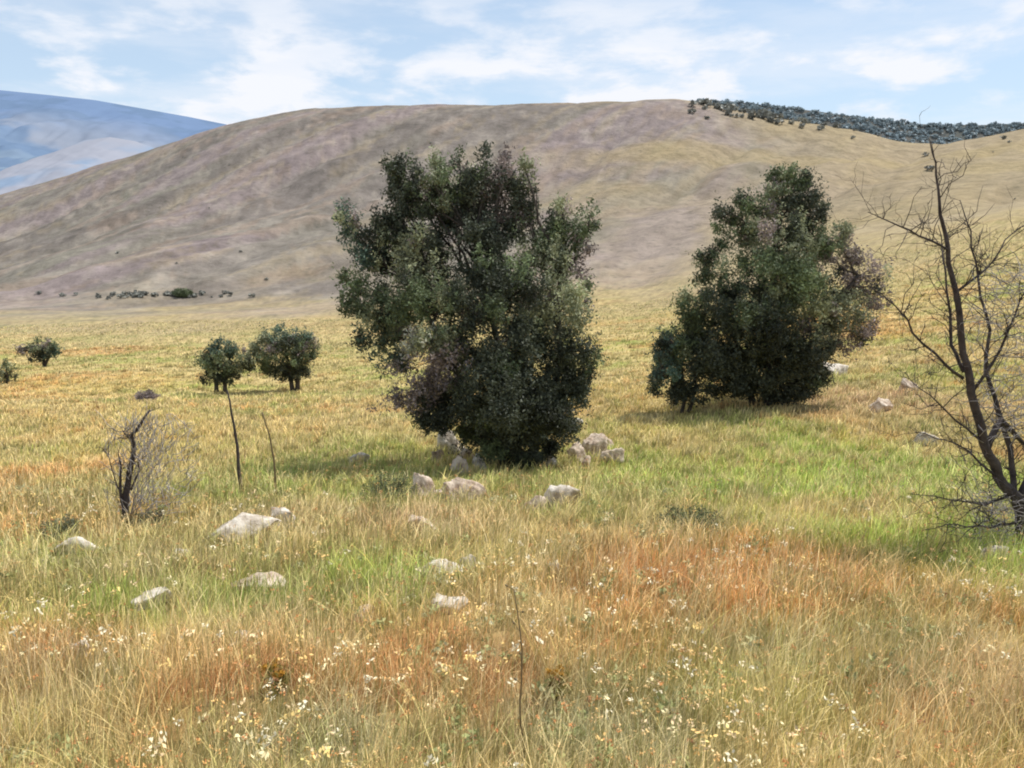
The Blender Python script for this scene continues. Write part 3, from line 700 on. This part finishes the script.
# ------------------------------------------------------------------ grass
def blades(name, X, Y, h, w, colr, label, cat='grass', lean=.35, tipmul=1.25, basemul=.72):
    n = len(X); Z = H(X, Y)
    th = rng.uniform(0, 2*np.pi, n); side = np.stack([np.cos(th), np.sin(th), np.zeros(n)], -1)
    bend = rng.uniform(0, 2*np.pi, n); bl = (lean*rng.random(n)**1.2 + .03)*h
    bd = np.stack([np.cos(bend)*bl + .10*h, np.sin(bend)*bl, np.zeros(n)], -1)
    p = np.stack([X, Y, Z-.01], -1); up = np.zeros((n, 3)); up[:, 2] = h
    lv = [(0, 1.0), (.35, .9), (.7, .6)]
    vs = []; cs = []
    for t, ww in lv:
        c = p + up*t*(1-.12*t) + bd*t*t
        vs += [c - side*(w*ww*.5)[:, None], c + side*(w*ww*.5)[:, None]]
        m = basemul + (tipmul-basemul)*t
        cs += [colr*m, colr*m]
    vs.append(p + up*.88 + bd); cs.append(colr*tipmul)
    V = np.stack(vs, 1).reshape(-1, 3); C = np.stack(cs, 1).reshape(-1, 3)
    b = (np.arange(n)*7)[:, None]
    f = np.concatenate([b+np.array([0,1,3,2]), b+np.array([2,3,5,4]), b+np.array([4,5,6])], 1)
    cnt = np.tile([4,4,3], n)
    o = mesh_np(name, V, f.ravel(), cnt, M_GRASS, None, C, False)
    return tag(o, label, cat, kind='stuff')
def sample(n, y0, y1, amax=.86, p=1.0):
    u = rng.random(n)**p
    Y = np.exp(math.log(y0) + (math.log(y1)-math.log(y0))*u)
    X = rng.uniform(-1, 1, n)*(amax*Y+5.0)
    return X, Y
def shadeof(Y, n, lo=.6, hi=1.4): return (lo+(hi-lo)*rng.random((n, 1)))
n = 520000
X, Y = sample(n, 1.3, 110)
cl = vegcol(X, Y); nz = fbm(X*2.2, Y*2.2, 3, 401)
keep = rng.random(n) < .25+1.3*nz; X, Y, cl, nz = X[keep], Y[keep], cl[keep], nz[keep]; n = len(X)
greenish = (cl[:, 1]/cl[:, 0] > .92)
h = (.05+.16*rng.random(n))*(.55+.9*nz); w = np.maximum(.0035, Y*.00105)*(.7+.6*rng.random(n))
alt = rng.random((n, 1))
c = cl*shadeof(Y, n); c = np.where(alt < .12, c*np.array([.7,.85,.55]), c); c = np.where(alt > .9, C_STRAW*1.15, c)
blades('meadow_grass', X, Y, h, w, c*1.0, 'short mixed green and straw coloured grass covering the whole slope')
n = 190000
X, Y = sample(n, 1.2, 42, p=1.25)
cl = vegcol(X, Y); nz = fbm(X*1.4+5, Y*1.4, 3, 421)
keep = rng.random(n) < sstep(.36, .62, nz)*1.1+.06; X, Y, cl, nz = X[keep], Y[keep], cl[keep], nz[keep]; n = len(X)
h = (.14+.20*rng.random(n))*(1-.35*sstep(5, 14, Y))*(.6+.8*nz); w = np.maximum(.0022, Y*.0007)*(.7+.6*rng.random(n))
straw = srgb(222,202,156)*1.12+0*cl; k = rng.random((n, 1))*.8
c = (cl*(1-k)+straw*k)*shadeof(Y, n, .55, 1.35)
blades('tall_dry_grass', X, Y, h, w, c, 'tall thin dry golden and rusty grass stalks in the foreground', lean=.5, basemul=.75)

# tussocks: separate clumps of blades that break up the sward
nc = 11500
XC, YC = sample(nc, 1.5, 75); kb = 26
zc_ = np.maximum(1, YC/9)**.6; n = nc*kb
X = np.repeat(XC, kb)+rng.normal(size=n)*.055*np.repeat(zc_, kb); Y = np.maximum(1.2, np.repeat(YC, kb)+rng.normal(size=n)*.055*np.repeat(zc_, kb))
pal = np.array([srgb(226,204,150), srgb(150,140,84), srgb(196,140,88), srgb(134,112,70), srgb(160,172,84), srgb(214,184,120)])
cc_ = pal[rng.choice(6, nc, p=[.3,.17,.15,.12,.12,.14])]*.35 + vegcol(XC, YC)*.65
h = np.repeat((.10+.20*rng.random(nc)), kb)*(.5+.8*rng.random(n)); w = np.maximum(.003, Y*.0009)*(.7+.6*rng.random(n))
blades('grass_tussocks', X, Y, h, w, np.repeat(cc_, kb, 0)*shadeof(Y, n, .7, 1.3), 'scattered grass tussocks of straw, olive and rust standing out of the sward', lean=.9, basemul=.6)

def heads(name, n, y0, y1, hh, size, colors, label, cat, nthr=.45, seed=0, p=1.2, fluffy=10):
    X, Y = sample(n, y0, y1, .8, p)
    nz = fbm(X*1.1+seed, Y*1.1, 3, 500+seed); k = nz > nthr; X, Y = X[k], Y[k]; n = len(X)
    Z = H(X, Y); h = hh*(.55+.6*rng.random(n)); dx = rng.normal(size=n)*.12*h; dy = rng.normal(size=n)*.12*h
    # stems
    wv = np.maximum(.0016, Y*.00045)
    p0 = np.stack([X, Y, Z], -1); p1 = np.stack([X+dx, Y+dy, Z+h], -1)
    s = np.zeros((n, 3)); s[:, 0] = wv
    V1 = np.stack([p0-s, p0+s, p1+s*.6, p1-s*.6], 1).reshape(-1, 3); cst = np.tile(srgb(150,140,80)*.9, (4*n, 1))
    # heads: small clusters of petals / bristles
    sz = size*(.5+.9*rng.random(n))*np.maximum(1, Y/6)**.5
    m = fluffy; cen = np.repeat(p1, m, 0) + rng.normal(size=(n*m, 3))*np.repeat(sz, m)[:, None]*.38*np.array([1,1,.8])
    d = rng.normal(size=(n*m, 3)); d /= np.linalg.norm(d, axis=1)[:, None]; e = np.cross(d, rng.normal(size=(n*m, 3))); e /= np.linalg.norm(e, axis=1)[:, None]
    q = np.repeat(sz, m)[:, None]*.30
    V2 = np.stack([cen-d*q, cen+e*q*.5, cen+d*q, cen-e*q*.5], 1).reshape(-1, 3)
    cc = np.array(colors)[rng.integers(0, len(colors), n)]; cc = np.repeat(np.repeat(cc, m, 0)*(.7+.5*rng.random((n*m, 1))), 4, 0)
    V = np.concatenate([V1, V2]); C = np.concatenate([cst, cc]); f = np.arange(len(V))
    o = mesh_np(name, V, f, np.full(len(V)//4, 4), M_GRASS, None, C, False)
    tag(o, label, cat, kind='stuff')
heads('pale_wildflowers', 6500, 1.7, 9, .25, .030, [srgb(222,208,162), srgb(222,212,182), srgb(222,194,124), srgb(214,190,148), srgb(216,180,116)], 'pale cream and yellow flower heads sprinkled through the foreground grass', 'wildflowers', .5, 1)
heads('dry_seed_heads', 12000, 1.8, 14, .27, .016, [srgb(190,130,80), srgb(205,160,100), srgb(150,105,70), srgb(215,180,125)], 'small brown and rust dry seed heads above the grass', 'seed heads', .42, 2)
heads('green_weeds', 2500, 1.8, 12, .10, .05, [srgb(130,134,86), srgb(150,150,100), srgb(158,154,112)], 'soft grey-green leafy weeds low in the foreground', 'weeds', .5, 3, fluffy=26)

# one small thistle that stands out
def thistle(label, x, y, hpx):
    g = G(x, y); k = ppm(y, g.y); Hh = hpx/k
    root = thing('thistle', g, label, 'thistle')
    T = Tubes(5); hd = []
    for j in range(5):
        top = g+Vector((random.uniform(-.05, .05), random.uniform(-.05, .05), Hh*random.uniform(.6, 1)))
        T.add(wander(g-Vector((0,0,.02)), top, 4, .05), [.003, .003, .0025, .002, .002], 5); hd.append(top)
    T.build('stem', M_STEM, root, g)
    for top in hd:
        c = np.array(top)[None]+rng.normal(size=(70, 3))*.007
        leaves_mesh('flower_head', c, np.full(70, .014), np.tile(srgb(196,150,60), (70, 1))*(.6+.7*rng.random((70, 1))), M_LEAF, root, g, .5, .35)
    c = np.array(g)[None]+np.array([0,0,Hh*.35])+rng.normal(size=(160, 3))*np.array([.03,.03,Hh*.2])
    leaves_mesh('leaves', c, np.full(160, .035), np.tile(srgb(120,112,50), (160, 1))*(.6+.7*rng.random((160, 1))), M_LEAF, root, g, .5, .3)
thistle('small golden brown thistle standing alone between rusty patches, left foreground', 277, 692, 40)
thistle('low thistle with ochre heads just right of the tall dark stalk', 556, 700, 36)

# ------------------------------------------------------------------ sky, sun, camera
w = bpy.data.worlds.new('World'); scene.world = w; w.use_nodes = True
nt = w.node_tree; nt.nodes.clear()
out = nt.nodes.new('ShaderNodeOutputWorld'); bg = nt.nodes.new('ShaderNodeBackground'); bg.inputs[1].default_value = .122
sky = nt.nodes.new('ShaderNodeTexSky'); sky.sky_type = 'NISHITA'; sky.sun_disc = False
sky.sun_elevation = math.radians(SUN_EL); sky.sun_rotation = math.radians(SUN_AZ); sky.altitude = 300; sky.air_density = 1.0; sky.dust_density = .6; sky.ozone_density = 2.0
tc = nt.nodes.new('ShaderNodeTexCoord'); sp = nt.nodes.new('ShaderNodeSeparateXYZ'); nt.links.new(tc.outputs['Generated'], sp.inputs[0])
def MN(op, a, b=None, c=None):
    n = nt.nodes.new('ShaderNodeMath'); n.operation = op
    for i, v in enumerate((a, b, c)):
        if v is None: continue
        if isinstance(v, (int, float)): n.inputs[i].default_value = v
        else: nt.links.new(v, n.inputs[i])
    return n.outputs[0]
# cumulus puffs over thin high veil
def cloud(scl, scale, det, rough, lo, hi, loc):
    mp = nt.nodes.new('ShaderNodeMapping'); mp.inputs['Scale'].default_value = scl; mp.inputs['Location'].default_value = loc; nt.links.new(tc.outputs['Generated'], mp.inputs[0])
    n = nt.nodes.new('ShaderNodeTexNoise'); n.inputs['Scale'].default_value = scale; n.inputs['Detail'].default_value = det; n.inputs['Roughness'].default_value = rough
    n.inputs['Distortion'].default_value = .15
    nt.links.new(mp.outputs[0], n.inputs['Vector'])
    r = nt.nodes.new('ShaderNodeMapRange'); r.interpolation_type = 'SMOOTHSTEP'; r.inputs[1].default_value = lo; r.inputs[2].default_value = hi; nt.links.new(n.outputs[0], r.inputs[0])
    return r.outputs[0]
c1 = cloud((1, 1, 2.8), 8.5, 10, .56, .43, .63, (2.3, .4, .55)); c2 = cloud((1, 1, 5), 3.2, 7, .6, .40, .66, (5.1, 2.0, 1.0))
lowb = nt.nodes.new('ShaderNodeMapRange'); lowb.inputs[1].default_value = .13; lowb.inputs[2].default_value = .20; lowb.inputs[3].default_value = .45; lowb.inputs[4].default_value = 0; nt.links.new(sp.outputs[2], lowb.inputs[0])
c2 = MN('MULTIPLY', c2, MN('ADD', lowb.outputs[0], 1.0))
hib = nt.nodes.new('ShaderNodeMapRange'); hib.inputs[1].default_value = .15; hib.inputs[2].default_value = .24; hib.inputs[3].default_value = 1.2; hib.inputs[4].default_value = .5; nt.links.new(sp.outputs[2], hib.inputs[0])
c1 = MN('MULTIPLY', c1, hib.outputs[0])
amt = MN('MINIMUM', MN('ADD', MN('MULTIPLY', c1, .8), MN('MULTIPLY', c2, .32)), 1.0)
# whitish haze near the horizon
hz = nt.nodes.new('ShaderNodeMapRange'); hz.inputs[1].default_value = .02; hz.inputs[2].default_value = .26; hz.inputs[3].default_value = .7; hz.inputs[4].default_value = .5; nt.links.new(sp.outputs[2], hz.inputs[0])
mh = nt.nodes.new('ShaderNodeMix'); mh.data_type = 'RGBA'; nt.links.new(hz.outputs[0], mh.inputs[0]); nt.links.new(sky.outputs[0], mh.inputs[6]); mh.inputs[7].default_value = (5.7, 7.1, 8.7, 1)
mc = nt.nodes.new('ShaderNodeMix'); mc.data_type = 'RGBA'; nt.links.new(amt, mc.inputs[0]); nt.links.new(mh.outputs[2], mc.inputs[6]); mc.inputs[7].default_value = (7.6, 7.8, 8.3, 1)
nt.links.new(mc.outputs[2], bg.inputs[0]); nt.links.new(bg.outputs[0], out.inputs[0])
sd = bpy.data.lights.new('sun', 'SUN'); sd.energy = 4.7; sd.angle = math.radians(.6); sd.color = (1, .96, .9)
so = bpy.data.objects.new('sun', sd); col.objects.link(so)
az, el = math.radians(SUN_AZ), math.radians(SUN_EL)
dv = Vector((math.sin(az)*math.cos(el), math.cos(az)*math.cos(el), math.sin(el)))
so.rotation_euler = (-dv).to_track_quat('-Z', 'Y').to_euler(); so.location = (0, 0, 60)
cam = bpy.data.cameras.new('camera'); cam.sensor_width = 36; cam.lens = F/1024*36; cam.clip_start = .05; cam.clip_end = 20000
co = bpy.data.objects.new('camera', cam); col.objects.link(co); co.location = (0, 0, CAMZ); co.rotation_euler = (math.radians(90)-PITCH, 0, 0)
scene.camera = co
scene.view_settings.view_transform = 'Standard'; scene.view_settings.look = 'None'; scene.view_settings.exposure = 0; scene.view_settings.gamma = 1
scene.cycles.filter_width = 2.0; scene.cycles.max_bounces = 5; scene.cycles.transparent_max_bounces = 8; scene.cycles.use_denoising = True
